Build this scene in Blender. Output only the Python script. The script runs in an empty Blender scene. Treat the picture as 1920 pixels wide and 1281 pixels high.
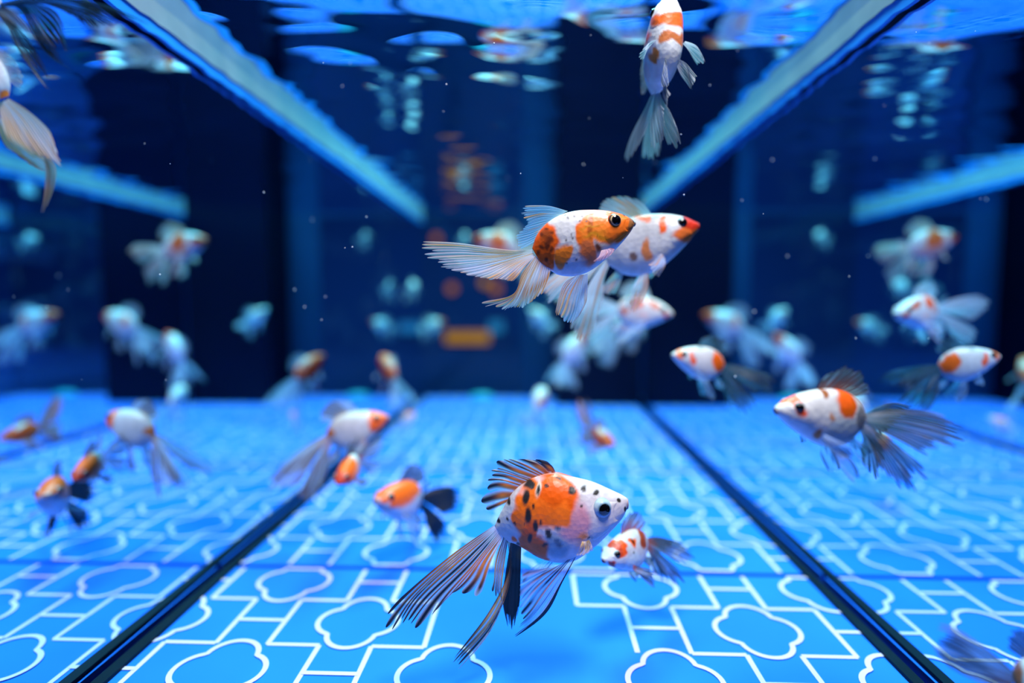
import bpy, math, random
import numpy as np
from mathutils import Vector, Matrix

# ------------------------------------------------------------------ camera, world, light, exposure
H = 0.2                      # camera height above the tank floor in metres; everything below is in units of H
F = 1066.7                   # focal length in pixels of the 1920 px wide frame (20 mm on 36 mm)
XL, XR = -1.16, 1.03         # side panes
YN, YF = 0.55, 5.92          # front of the floor, far pane
ZW = 1.90                    # water level
sc = bpy.context.scene
COL = sc.collection
R = math.radians
cam_d = bpy.data.cameras.new('camera'); cam = bpy.data.objects.new('camera', cam_d); COL.objects.link(cam)
cam_d.sensor_width = 36; cam_d.lens = 20; cam_d.clip_start = 0.005; cam_d.clip_end = 50
PITCH, YAW = math.atan(75.5 / F), math.atan(40 / F)
cam.location = (0, 0, H); cam.rotation_euler = (math.pi / 2 - PITCH, 0, YAW)
cam_d.dof.use_dof = True; cam_d.dof.focus_distance = 1.43 * H; cam_d.dof.aperture_fstop = 1.9
sc.camera = cam
sc.view_settings.view_transform = 'Standard'; sc.view_settings.look = 'None'
sc.view_settings.exposure = 0.0; sc.view_settings.gamma = 1.0; sc.view_settings.use_curve_mapping = False
sc.cycles.max_bounces = 14; sc.cycles.glossy_bounces = 8; sc.cycles.transparent_max_bounces = 24
sc.cycles.caustics_reflective = False; sc.cycles.caustics_refractive = False; sc.cycles.sample_clamp_indirect = 6
W = bpy.data.worlds.new('world'); sc.world = W; W.use_nodes = True
W.node_tree.nodes['Background'].inputs[0].default_value = (0.004, 0.012, 0.05, 1); W.node_tree.nodes['Background'].inputs[1].default_value = 0.35

def area(name, loc, size, power, color, rot=(0, 0, 0)):
    l = bpy.data.lights.new(name, 'AREA'); l.shape = 'RECTANGLE'; l.size, l.size_y = size[0] * H, size[1] * H
    l.energy = power; l.color = color
    o = bpy.data.objects.new(name, l); COL.objects.link(o); o.location = [c * H for c in loc]; o.rotation_euler = rot
    return o
area('tank_light', (0.55, 0.45, 4.2), (1.0, 1.1), 11.3, (1.0, 0.96, 0.98), (R(14), R(6), 0))
area('tank_light', (0.20, 4.2, 4.3), (1.2, 2.6), 18.0, (0.24, 0.98, 1.0), (0, 0, 0))

# ------------------------------------------------------------------ helpers
def cam_ray(px, py):
    v = np.array([px - 960.0, 640.5 - py, -F])
    m = np.array(Matrix.Rotation(YAW, 3, 'Z') @ Matrix.Rotation(math.pi / 2 - PITCH, 3, 'X'))
    return m @ v
def at(px, py, d):
    r = cam_ray(px, py); k = d / r[1]
    return np.array([r[0] * k, d, 1.0 + r[2] * k])
def link(name, verts, faces, mat, parent=None, smooth=False, col=None, mats=None, fmat=None):
    me = bpy.data.meshes.new(name)
    me.from_pydata([tuple(map(float, v)) for v in verts], [], [tuple(int(i) for i in f) for f in faces])
    if mats:
        for m in mats: me.materials.append(m)
        for p, k in zip(me.polygons, fmat): p.material_index = k
    else: me.materials.append(mat)
    if col is not None:
        a = me.color_attributes.new('Col', 'FLOAT_COLOR', 'POINT')
        a.data.foreach_set('color', np.asarray(col, dtype=np.float32).ravel())
    if smooth: me.polygons.foreach_set('use_smooth', [True] * len(me.polygons))
    me.update()
    o = bpy.data.objects.new(name, me); COL.objects.link(o)
    if parent: o.parent = parent
    return o
def tag(o, label=None, cat=None, group=None, kind=None):
    if label: o['label'] = label
    if cat: o['category'] = cat
    if group: o['group'] = group
    if kind: o['kind'] = kind
    return o
def box_vf(x0, x1, y0, y1, z0, z1, b=0.0):
    if b <= 0:
        v = [(x, y, z) for x in (x0, x1) for y in (y0, y1) for z in (z0, z1)]
        f = [(0, 1, 3, 2), (4, 6, 7, 5), (0, 4, 5, 1), (2, 3, 7, 6), (0, 2, 6, 4), (1, 5, 7, 3)]
        return v, f
    def ring(z, i): return [(x0 + i, y0, z), (x1 - i, y0, z), (x1, y0 + i, z), (x1, y1 - i, z), (x1 - i, y1, z), (x0 + i, y1, z), (x0, y1 - i, z), (x0, y0 + i, z)]
    def ring2(z): return [(x0 + b, y0 + b, z), (x1 - b, y0 + b, z), (x1 - b, y0 + b, z), (x1 - b, y1 - b, z), (x1 - b, y1 - b, z), (x0 + b, y1 - b, z), (x0 + b, y1 - b, z), (x0 + b, y0 + b, z)]
    v = ring2(z0) + ring(z0 + b, b) + ring(z1 - b, b) + ring2(z1)
    f = []
    for k in range(3):
        for i in range(8):
            j = (i + 1) % 8; f.append((k * 8 + i, k * 8 + j, k * 8 + 8 + j, k * 8 + 8 + i))
    f.append((0, 7, 5, 3, 1)[::1]); f.append((24, 26, 28, 30))
    return v, f
def box(name, dims, mat, parent=None, b=0.0):
    v, f = box_vf(*dims, b)
    return link(name, np.array(v) * H, f, mat, parent)

# ------------------------------------------------------------------ materials
def nmat(name):
    m = bpy.data.materials.new(name); m.use_nodes = True; m.node_tree.nodes.clear()
    return m, m.node_tree.nodes, m.node_tree.links
def principled(name, color, rough=0.5, spec=0.5, noise=None, metallic=0.0, bump=None):
    m, n, l = nmat(name)
    o = n.new('ShaderNodeOutputMaterial'); p = n.new('ShaderNodeBsdfPrincipled'); l.new(p.outputs[0], o.inputs[0])
    p.inputs['Base Color'].default_value = (*color, 1); p.inputs['Roughness'].default_value = rough
    p.inputs['Specular IOR Level'].default_value = spec; p.inputs['Metallic'].default_value = metallic
    if noise:
        t = n.new('ShaderNodeTexNoise'); t.inputs['Scale'].default_value = noise[0]; t.inputs['Detail'].default_value = 4
        c = n.new('ShaderNodeTexCoord'); l.new(c.outputs['Object'], t.inputs['Vector'])
        r = n.new('ShaderNodeValToRGB'); l.new(t.outputs[0], r.inputs[0])
        r.color_ramp.elements[0].position = 0.3; r.color_ramp.elements[1].position = 0.7
        r.color_ramp.elements[0].color = (*color, 1); r.color_ramp.elements[1].color = (*noise[1], 1)
        l.new(r.outputs[0], p.inputs['Base Color'])
    if bump:
        t = n.new('ShaderNodeTexNoise'); t.inputs['Scale'].default_value = bump[0]
        c = n.new('ShaderNodeTexCoord'); l.new(c.outputs['Object'], t.inputs['Vector'])
        b = n.new('ShaderNodeBump'); b.inputs['Strength'].default_value = bump[1]; b.inputs['Distance'].default_value = 0.002
        l.new(t.outputs[0], b.inputs['Height']); l.new(b.outputs[0], p.inputs['Normal'])
    return m
def interface(name, ior, tint=(1, 1, 1), gloss=(1, 1, 1), rough=0.0, bump=None):
    """clear boundary between water and glass or air: mirrors beyond the critical angle, lets light through below it"""
    m, n, l = nmat(name)
    o = n.new('ShaderNodeOutputMaterial'); mx = n.new('ShaderNodeMixShader'); fr = n.new('ShaderNodeFresnel')
    fr.inputs['IOR'].default_value = ior
    t = n.new('ShaderNodeBsdfTransparent'); t.inputs[0].default_value = (*tint, 1)
    g = n.new('ShaderNodeBsdfGlossy'); g.inputs['Color'].default_value = (*gloss, 1); g.inputs['Roughness'].default_value = rough
    l.new(fr.outputs[0], mx.inputs[0]); l.new(t.outputs[0], mx.inputs[1]); l.new(g.outputs[0], mx.inputs[2]); l.new(mx.outputs[0], o.inputs[0])
    return m
def emit(name, color, strength):
    m, n, l = nmat(name)
    o = n.new('ShaderNodeOutputMaterial'); e = n.new('ShaderNodeEmission'); e.inputs[0].default_value = (*color, 1); e.inputs[1].default_value = strength
    l.new(e.outputs[0], o.inputs[0]); return m
def fish_mat():
    m, n, l = nmat('fish_skin')
    o = n.new('ShaderNodeOutputMaterial'); p = n.new('ShaderNodeBsdfPrincipled'); l.new(p.outputs[0], o.inputs[0])
    a = n.new('ShaderNodeAttribute'); a.attribute_name = 'Col'
    c = n.new('ShaderNodeTexCoord')
    t = n.new('ShaderNodeTexNoise'); t.inputs['Scale'].default_value = 260; t.inputs['Detail'].default_value = 3; l.new(c.outputs['Object'], t.inputs['Vector'])
    r = n.new('ShaderNodeMapRange'); r.inputs[1].default_value = 0.3; r.inputs[2].default_value = 0.7; r.inputs[3].default_value = 0.86; r.inputs[4].default_value = 1.06
    l.new(t.outputs[0], r.inputs[0])
    mm = n.new('ShaderNodeVectorMath'); mm.operation = 'SCALE'; l.new(a.outputs['Color'], mm.inputs[0]); l.new(r.outputs[0], mm.inputs['Scale'])
    l.new(mm.outputs[0], p.inputs['Base Color'])
    v = n.new('ShaderNodeTexVoronoi'); v.inputs['Scale'].default_value = 420; l.new(c.outputs['Object'], v.inputs['Vector'])
    b = n.new('ShaderNodeBump'); b.inputs['Strength'].default_value = 0.25; b.inputs['Distance'].default_value = 0.0006
    l.new(v.outputs['Distance'], b.inputs['Height']); l.new(b.outputs[0], p.inputs['Normal'])
    p.inputs['Roughness'].default_value = 0.38; p.inputs['Specular IOR Level'].default_value = 0.35
    return m
def fin_mat():
    m, n, l = nmat('fin_membrane')
    o = n.new('ShaderNodeOutputMaterial')
    a = n.new('ShaderNodeAttribute'); a.attribute_name = 'Col'
    d = n.new('ShaderNodeBsdfDiffuse'); tl = n.new('ShaderNodeBsdfTranslucent'); gl = n.new('ShaderNodeBsdfGlossy'); gl.inputs['Roughness'].default_value = 0.35
    l.new(a.outputs['Color'], d.inputs[0]); l.new(a.outputs['Color'], tl.inputs[0])
    m1 = n.new('ShaderNodeMixShader'); m1.inputs[0].default_value = 0.5; l.new(d.outputs[0], m1.inputs[1]); l.new(tl.outputs[0], m1.inputs[2])
    m3 = n.new('ShaderNodeMixShader'); m3.inputs[0].default_value = 0.02; l.new(m1.outputs[0], m3.inputs[1]); l.new(gl.outputs[0], m3.inputs[2])
    t = n.new('ShaderNodeBsdfTransparent')
    m2 = n.new('ShaderNodeMixShader'); l.new(a.outputs['Alpha'], m2.inputs[0]); l.new(t.outputs[0], m2.inputs[1]); l.new(m3.outputs[0], m2.inputs[2])
    l.new(m2.outputs[0], o.inputs[0]); return m
M = {
 'panel': principled('blue_floor_panel', (0.012, 0.155, 0.88), 0.45, 0.12, noise=(9, (0.016, 0.185, 0.94))),
 'print': principled('white_print', (0.57, 0.54, 0.82), 0.5, 0.2),
 'base': principled('dark_joint', (0.01, 0.06, 0.22), 0.6),
 'silicone': principled('black_silicone', (0.001, 0.006, 0.014), 0.5, 0.08, noise=(14, (0.002, 0.012, 0.026))),
 'rim': principled('chalky_rim', (0.19, 0.28, 0.35), 0.7, 0.2, noise=(30, (0.14, 0.23, 0.31))),
 'edge_reflection': principled('painted_blue_reflection', (0.008, 0.24, 0.80), 0.4),  # blue reflection in the meniscus, put into the colour
 'black': principled('black_acrylic', (0.001, 0.0025, 0.016), 0.3, 0.15),
 'room': principled('dark_navy_wall', (0.005, 0.042, 0.24), 0.9, 0.1),
 'blue_panel': principled('deep_blue_acrylic', (0.002, 0.024, 0.085), 0.4, 0.2),
 'glass_in': interface('pane_inner_face', 1.0),
 'glass_out': interface('pane_outer_face', 1.40, gloss=(0.62, 0.82, 0.98)),
 'glass_far': interface('far_pane_face', 1.35, gloss=(0.8, 0.92, 1.0)),
 'water': interface('water_surface', 1.36, gloss=(0.72, 0.86, 1.0)),
 'skin': fish_mat(), 'fin': fin_mat(),
 'pupil': principled('pupil_black', (0.002, 0.002, 0.003), 0.08, 0.8),
 'amber': emit('amber_lamp', (1.0, 0.50, 0.08), 0.32), 'ambers': emit('orange_lamp', (1.0, 0.36, 0.10), 0.30),
 'cyan': emit('blue_lamp', (0.02, 0.30, 0.75), 0.55), 'teal': emit('teal_glint_lamp', (0.05, 0.55, 0.85), 0.45),
 'case': principled('dark_metal', (0.01, 0.015, 0.03), 0.5),
 'speck': principled('pale_speck', (0.7, 0.8, 0.9), 0.6),
 'cup': principled('teal_rubber', (0.02, 0.35, 0.5), 0.5),
}

# ------------------------------------------------------------------ the tank
T = 0.012
def pane(name, side):
    if side == 'left': v, f = box_vf(XL - T, XL, YN - 0.5, YF, -0.05, ZW + 0.35); inner = 1
    if side == 'right': v, f = box_vf(XR, XR + T, YN - 0.5, YF, -0.05, ZW + 0.35); inner = 0
    if side == 'back': v, f = box_vf(XL - T, XR + T, YF, YF + T, -0.05, ZW + 0.35); inner = 2
    fm = [0] * 6; outer = {'left': 0, 'right': 1, 'back': 3}[side]; fm[outer] = 1
    o = link(name, np.array(v) * H, f, None, mats=[M['glass_in'], M['glass_far'] if side == 'back' else M['glass_out']], fmat=fm)
    return tag(o, kind='structure')
pane('wall_left', 'left'); pane('wall_right', 'right'); pane('wall_back', 'back')
floor = tag(box('floor', (XL - T, XR + T, YN - 0.5, YF + T, -0.09, -0.03), M['base']), kind='structure')

def ribbon(pts, w, closed=False):
    P = np.array(pts, float); n = len(P); vs, fs = [], []
    for i in range(n):
        a = P[(i - 1) % n] if (closed or i > 0) else P[i]; b = P[(i + 1) % n] if (closed or i < n - 1) else P[i]
        t = b - a; t /= np.linalg.norm(t) + 1e-9; nn = np.array([-t[1], t[0]])
        vs += [P[i] + nn * w / 2, P[i] - nn * w / 2]
    for i in range(n if closed else n - 1):
        j = (i + 1) % n; fs.append((2 * i, 2 * i + 1, 2 * j + 1, 2 * j))
    return vs, fs
def quatrefoil(cx, cy, a=0.052, b=0.064, r=0.072, n=14):
    pts = []
    for k in range(360):
        th = R(k); d = np.array([math.cos(th), math.sin(th)]); best = 0
        for c in ((a, 0), (-a, 0), (0, b), (0, -b)):
            c = np.array(c); q = d @ c; disc = q * q - (c @ c) + r * r
            if disc > 0: best = max(best, q + math.sqrt(disc))
        pts.append((cx + d[0] * best, cy + d[1] * best))
    return pts[::5]
joints = [0.77, 2.05, 3.33, 4.61, YF]
PX, PY = 0.3065, 0.247
for k in range(4):
    y0, y1 = joints[k], joints[k + 1]; g = 0.014
    if k == 0: y0 = YN - 0.4
    p = box('floor_panel', (XL + 0.004, XR - 0.004, y0 + g, y1 - g, -0.035, 0.0), M['panel'], floor)
    VS, FS = [], []
    def add(pts, closed=False, w=0.0145, zz=.0016):
        P = np.array(pts)
        if not closed: P[:, 1] = np.clip(P[:, 1], y0 + g + .006, y1 - g - .006)
        else:
            if P[:, 1].mean() < y0 or P[:, 1].mean() > y1: return
            P[:, 1] = np.clip(P[:, 1], y0 + g + .008, y1 - g - .008)
        P[:, 0] = np.clip(P[:, 0], XL + .02, XR - .02)
        if np.ptp(P[:, 1]) < 1e-6 and np.ptp(P[:, 0]) < 1e-6: return
        v, f = ribbon(P, w, closed); o = len(VS); VS.extend([(q[0], q[1], zz) for q in v]); FS.extend([tuple(i + o for i in q) for q in f])
    for i in range(-2, 8):
        X = -0.85 + PX * i
        if X < XL - 0.1 or X > XR + 0.15: continue
        for j in range(-8, 22):
            Y = 1.69 + PY * j
            if Y < y0 - PY or Y > y1 + PY: continue
            lo, hi = Y - PY / 2, Y + PY / 2
            if (i, j) in ((3, 0), (3, 1), (2, 1), (3, -1)): 
                if (i, j) == (3, 1): add([(X + PX / 4, lo), (X + PX / 4, hi)]); add([(X + PX / 4, hi), (X + PX * .75, hi)], zz=.0022)
                if (i, j) == (3, 0): add([(X + PX / 4, hi), (X + PX * .75, hi)], zz=.0022)
                continue
            if (i, j) == (2, 0): add([(X - PX / 4, lo), (X - PX / 4, hi)]); continue
            inside = lambda a, b: b > y0 + g and a < y1 - g
            if (i + j) % 2 == 0:
                if inside(lo, hi):
                    add([(X - PX / 4, lo), (X - PX / 4, hi)]); add([(X + PX / 4, lo), (X + PX / 4, hi)])
                if y0 + g < Y < y1 - g: add([(X - PX / 4, Y), (X + PX / 4, Y)], zz=.0028)
            else: add(quatrefoil(X, Y), True, zz=.0034)
            if y0 + g < hi < y1 - g and (i, j) != (2, -1) and X + PX * .75 < XR: add([(X + PX / 4, hi), (X + PX * .75, hi)], zz=.0022)
    link('printed_line_pattern', [(v[0] * H, v[1] * H, v[2] * H) for v in VS], FS, M['print'], p)

def strip(name, x0, x1, z0, z1, mat, jag=0.0, seed=1):
    rnd = random.Random(seed); n = 140; vs, fs = [], []
    for i in range(n + 1):
        y = YN - 0.3 + (YF - YN + 0.3) * i / n; j = rnd.uniform(-jag, jag)
        vs += [(x0, y, z0 + j), (x1, y, z0 + j), (x1, y, z1), (x0, y, z1)]
    for i in range(n):
        a = 4 * i
        for k in range(4): fs.append((a + k, a + (k + 1) % 4, a + 4 + (k + 1) % 4, a + 4 + k))
    fs += [(0, 3, 2, 1), (4 * n, 4 * n + 1, 4 * n + 2, 4 * n + 3)]
    return tag(link(name, np.array(vs) * H, fs, mat), kind='structure')
strip('baseboard_left', XL + 0.013, XL + 0.046, 0.001, 0.012, M['silicone'], 0, 2)
strip('baseboard_right', XR - 0.042, XR - 0.012, 0.001, 0.012, M['silicone'], 0, 3)
strip('trim_1', XL + 0.002, XL + 0.022, ZW - 0.062, ZW + 0.06, M['rim'], 0.004, 4)
strip('trim_2', XR - 0.022, XR - 0.002, ZW - 0.058, ZW + 0.06, M['rim'], 0.004, 5)
strip('trim_3', XL + 0.002, XL + 0.016, ZW - 0.098, ZW - 0.058, M['edge_reflection'], 0.006, 6)  # strip standing in for the blue reflection just under the waterline
strip('trim_4', XR - 0.016, XR - 0.002, ZW - 0.092, ZW - 0.054, M['edge_reflection'], 0.008, 7)
box('trim_5', (XL + 0.02, XR - 0.02, YF - 0.02, YF - 0.002, ZW - 0.02, ZW + 0.02), M['blue_panel'])['kind'] = 'structure'

# water surface: a gently rippled sheet
rng = np.random.default_rng(11)
nx, ny = 120, 420
gx, gy = np.meshgrid(np.linspace(XL + 0.001, XR - 0.001, nx), np.linspace(YN - 0.4, YF - 0.001, ny))
hz = np.zeros_like(gx)
for lam, amp, k in ((1.5, .0010, 5), (0.7, .0009, 7), (0.32, .00034, 10), (0.16, .00010, 12)):
    for _ in range(k):
        th = rng.normal(math.pi / 2, 0.5); w = 2 * math.pi / (lam * rng.uniform(.7, 1.4))
        hz += amp * np.sin(w * (math.cos(th) * gx + math.sin(th) * gy) + rng.uniform(0, 6.28))
vs = np.stack([gx, gy, ZW + hz], -1).reshape(-1, 3) * H
ii = np.arange(ny * nx).reshape(ny, nx)
fs = np.stack([ii[:-1, :-1], ii[:-1, 1:], ii[1:, 1:], ii[1:, :-1]], -1).reshape(-1, 4)
tag(link('water_surface', vs, fs, M['water'], smooth=True), 'rippled water surface seen from below, mirroring the fish', 'water', kind='stuff')

# black overflow box in the far right corner
t = bpy.data.objects.new('overflow_box', None); COL.objects.link(t); BX, BY = 0.215, 5.42
t.location = (0.62 * H, 5.67 * H, 0)
def rel(o, root): o.parent = root; o.matrix_parent_inverse = Matrix.Translation(-Vector(root.location)); return o
rel(box('front_panel', (BX, XR - 0.004, BY, BY + 0.03, 0.001, ZW + 0.3), M['black'], b=0.004), t)
rel(box('side_panel', (BX, BX + 0.03, BY + 0.03, YF - 0.004, 0.001, ZW + 0.3), M['black'], b=0.004), t)
tag(t, 'black overflow box standing in the far right corner of the tank', 'overflow box')
# deep blue panel made up for the lit band on the far pane
t = bpy.data.objects.new('lit_band_panel', None); COL.objects.link(t); t.location = (0, (YF - .02) * H, 0)
rel(box('panel', (-0.12, 0.19, YF - 0.024, YF - 0.004, 0.001, ZW + 0.3), M['blue_panel'], b=0.004), t)
rel(box('edge_strip', (0.17, 0.205, YF - 0.05, YF - 0.026, 0.001, ZW + 0.3), M['blue_panel'], b=0.004), t)
tag(t, 'deep blue upright panel made up for a lit band on far pane beside black box', 'panel')
# suction foot on the floor at the far pane
c = at(903, 741, YF - 0.12); n = 20; vs, fs = [], []
for k, (r, z) in enumerate(((.13, .003), (.13, .02), (.09, .045), (.03, .055))):
    for i in range(n): vs.append((r * math.cos(2 * math.pi * i / n), .55 * r * math.sin(2 * math.pi * i / n), z))
for k in range(3):
    for i in range(n): fs.append((k * n + i, k * n + (i + 1) % n, k * n + n + (i + 1) % n, k * n + n + i))
fs.append(tuple(range(3 * n, 4 * n)))
o = link('suction_foot', np.array(vs) * H, fs, M['cup'], smooth=True); o.location = (c[0] * H, (YF - .12) * H, 0)
tag(o, 'flat teal suction foot on floor against the far pane', 'suction cup')

# the dark room beyond the far pane
tag(box('wall_room', (-9, 9, 11.0, 11.1, -3, 6), M['room']), kind='structure')
def lamp(name, px, py, w, h, d, mat, label, round_=False):
    p = at(px, py, d); s = d / F
    t = bpy.data.objects.new(name, None); COL.objects.link(t); t.location = Vector(p) * H
    if round_:
        vs, fs = [], []; n = 18
        for k, (r, y) in enumerate(((1, .02), (1, 0), (.8, -.03), (.35, -.045))):
            for i in range(n): vs.append((r * w / 2 * s * math.cos(6.2832 * i / n), y, r * w / 2 * s * math.sin(6.2832 * i / n)))
        for k in range(3):
            for i in range(n): fs.append((k * n + i, k * n + (i + 1) % n, k * n + n + (i + 1) % n, k * n + n + i))
        fs.append(tuple(range(3 * n, 4 * n)))
        link('bulb', np.array(vs) * H, fs, mat, t)
        box('socket', (-w * .3 * s, w * .3 * s, .021, .09, -w * .3 * s, w * .3 * s), M['case'], t)
    else:
        box('diffuser', (-w / 2 * s, w / 2 * s, 0, .04, -h / 2 * s, h / 2 * s), mat, t, b=.006)
        box('housing', (-w / 2 * s - .02, w / 2 * s + .02, .041, .12, -h / 2 * s - .02, h / 2 * s + .02), M['case'], t)
    tag(t, label, 'lamp')
lamp('light_bar', 876, 633, 84, 22, 10.88, M['amber'], 'long amber light bar glowing in dark room beyond tank')
lamp('wall_light', 930, 613, 26, 22, 10.88, M['cyan'], 'small square blue light right of the amber bar')
lamp('wall_light', 1004, 615, 44, 20, 10.88, M['cyan'], 'wide blue light beyond the far pane beside black box')
lamp('round_lamp', 847, 541, 18, 18, 10.88, M['ambers'], 'round orange lamp above left end of the amber bar', True)
lamp('round_lamp', 909, 530, 18, 18, 10.88, M['amber'], 'round yellow lamp just under the big tail fin', True)
lamp('round_lamp', 930, 541, 20, 20, 10.88, M['ambers'], 'round pinkish orange lamp right of the yellow one', True)
lamp('round_lamp', 818, 447, 16, 16, 10.88, M['ambers'], 'round dim orange lamp at tip of big tail fin', True)
# ------------------------------------------------------------------ fish
def catmull(P, u):
    """P (n,k) control points, u in [0,1] -> (m,k)"""
    P = np.asarray(P, float); n = len(P); u = np.asarray(u, float) * (n - 1)
    if n == 2: return P[0] + (P[1] - P[0]) * u[:, None]
    i = np.clip(np.floor(u).astype(int), 0, n - 2); f = (u - i)[:, None]
    Q = np.vstack([2 * P[0] - P[1], P, 2 * P[-1] - P[-2]])
    a, b, c, d = Q[i], Q[i + 1], Q[i + 2], Q[i + 3]
    return 0.5 * (2 * b + (c - a) * f + (2 * a - 5 * b + 4 * c - d) * f ** 2 + (3 * b - a - 3 * c + d) * f ** 3)
class Nz:
    def __init__(s, seed, freq, n=10, dim=3):
        g = np.random.default_rng(seed); s.k = g.normal(size=(n, dim)) * freq; s.p = g.uniform(0, 6.28, n); s.n = n
    def __call__(s, P): return np.sin(np.asarray(P) @ s.k.T + s.p).sum(-1) / math.sqrt(s.n)
WHITE, ORANGE, RED, BLACK, YEL, PINK, GREY, DARK, BROWN = (.58, .61, .66), (.80, .105, .003), (.55, .03, .012), (.007, .007, .012), (.92, .36, .02), (.80, .38, .42), (.27, .37, .47), (.20, .035, .01), (.42, .17, .06)
GEN = [((-.045, .083), (.045, -.09)), ((0, .21), (.15, -.158)), ((.09, .323), (.233, -.198)), ((.218, .406), (.368, -.21)), ((.368, .451), (.504, -.176)),
       ((.534, .463), (.624, -.105)), ((.699, .454), (.76, .015)), ((.85, .421), (.88, .143)), ((.947, .376), (.955, .24)), ((.985, .362), (.985, .272))]
WID = [.03, .075, .125, .165, .19, .195, .178, .142, .092, .046]

def build_fish(name, label, root_loc, L, rot, pairs=GEN, patches=(), speckle=None, fins=None, eye=(.80, .345, .05), eyestyle='gold', base=WHITE, seed=1, res=1.0, body_rot=0.0, body_pitch=0.0, wid=WID, ctr=(.45, .12), group=None, fincol=None):
    root = bpy.data.objects.new(name, None); COL.objects.link(root)
    root.location = Vector(root_loc) * H
    root.rotation_euler = rot
    S = L * H; c0 = np.array([ctr[0], 0, ctr[1]])
    ca, sa, cp, sp = math.cos(body_rot), math.sin(body_rot), math.cos(body_pitch), math.sin(body_pitch)
    def place(P, body=True):
        P = np.array(P, float)
        if body and (body_rot or body_pitch):
            x = P[..., 0] * cp - P[..., 2] * sp; z = P[..., 0] * sp + P[..., 2] * cp; y = P[..., 1]
            P = np.stack([x * ca - y * sa, x * sa + y * ca, z], -1)
        return (P - c0) * S
    top = np.array([p[0] for p in pairs]); bot = np.array([p[1] for p in pairs]); wd = np.array(wid)[:, None]
    def surf(t, th):
        a, b, w = catmull(top, t), catmull(bot, t), catmull(wd, t)[:, 0]
        m, hv = (a + b) / 2, (a - b) / 2
        cs, sn = np.cos(th), np.sin(th)
        e = 0.92
        cc, ss = np.sign(cs) * np.abs(cs) ** e, np.sign(sn) * np.abs(sn) ** e
        return np.stack([m[:, 0] + hv[:, 0] * cc, w * ss, m[:, 1] + hv[:, 1] * cc], -1)
    nz1, nz2 = Nz(seed, 9), Nz(seed + 50, 24)
    def colour(P):
        c = np.tile(np.array(base, float), (len(P), 1))
        d1 = nz1(P) * .035 + nz2(P) * .018; d2 = Nz(seed + 9, 11)(P) * .035 + Nz(seed + 3, 27)(P) * .016
        x, z = P[:, 0] + d1, P[:, 2] + d2
        for q in patches:
            px, pz, rx, rz, col = q[:5]; col = (col[0], col[1] * .56, col[2]) if col[2] < .1 and col[0] > .5 and col[1] > .15 else col; hard = q[5] if len(q) > 5 else .16; side = q[6] if len(q) > 6 else 0
            k = .35 if rx < .03 else 1.0
            xx, zz = P[:, 0] + d1 * k, P[:, 2] + d2 * k
            r = np.sqrt(((xx - px) / rx) ** 2 + ((zz - pz) / rz) ** 2)
            w = np.clip((1 + hard - r) / (2 * hard), 0, 1); w = w * w * (3 - 2 * w)
            if side: w = w * (np.sign(P[:, 1]) == side)
            c += (np.array(col) - c) * w[:, None]
        if speckle:
            s = Nz(seed + 77, speckle[0], 14)(P); w = np.clip((s - speckle[1]) * 4, 0, 1) * speckle[2]
            c += (np.array(BLACK) - c) * w[:, None]
        return np.concatenate([np.clip(c, 0, 1), np.ones((len(P), 1))], 1)
    nt, ns = int(72 * res) + 8, int(48 * res) + 8
    tt, th = np.meshgrid(np.linspace(0, 1, nt), np.linspace(0, 2 * math.pi, ns, endpoint=False), indexing='ij')
    P = surf(tt.ravel(), th.ravel()); ix = np.arange(nt * ns).reshape(nt, ns); jx = np.roll(ix, -1, 1)
    fs = np.stack([ix[:-1], jx[:-1], jx[1:], ix[1:]], -1).reshape(-1, 4).tolist()
    capA, capB = P[ix[0]].mean(0), P[ix[-1]].mean(0) + np.array([.006, 0, 0])
    P = np.vstack([P, capA, capB]); fs += [(ix[0][(i + 1) % ns], ix[0][i], nt * ns) for i in range(ns)] + [(ix[-1][i], ix[-1][(i + 1) % ns], nt * ns + 1) for i in range(ns)]
    link('body', place(P), fs, M['skin'], root, True, colour(P))
    # gill covers
    for s in (1, -1):
        a, b = np.meshgrid(np.linspace(0, 1, 14), np.linspace(0, 1, 14), indexing='ij')
        thc = math.pi / 2 + (b - .5) * 1.35; tc = .70 + (a - .5) * .20 + .06 * (2 * b - 1) ** 2
        G = surf(tc.ravel(), (s * thc).ravel()); e = np.minimum(np.minimum(a * .45, 1 - a), np.minimum(b, 1 - b)).ravel()
        off = np.clip(e * 5, 0, 1) ** .5 * .016 - .006
        nrm = G - np.stack([G[:, 0] - .02, G[:, 1] * 0, G[:, 2] * .6 + .4 * .22], -1); nrm /= np.linalg.norm(nrm, axis=1)[:, None]
        q = np.arange(196).reshape(14, 14); f4 = np.stack([q[:-1, :-1], q[:-1, 1:], q[1:, 1:], q[1:, :-1]], -1).reshape(-1, 4)
        cc = colour(G); link('gill_cover', place(G + nrm * off[:, None]), f4, M['skin'], root, True, cc)
    # eyes
    ex, ez, er = eye
    gt, gth = np.meshgrid(np.linspace(.6, .98, 60), np.linspace(.15, math.pi - .15, 60), indexing='ij')
    G = surf(gt.ravel(), gth.ravel()); k = np.argmin((G[:, 0] - ex) ** 2 + (G[:, 2] - ez) ** 2); ep = G[k]
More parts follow.
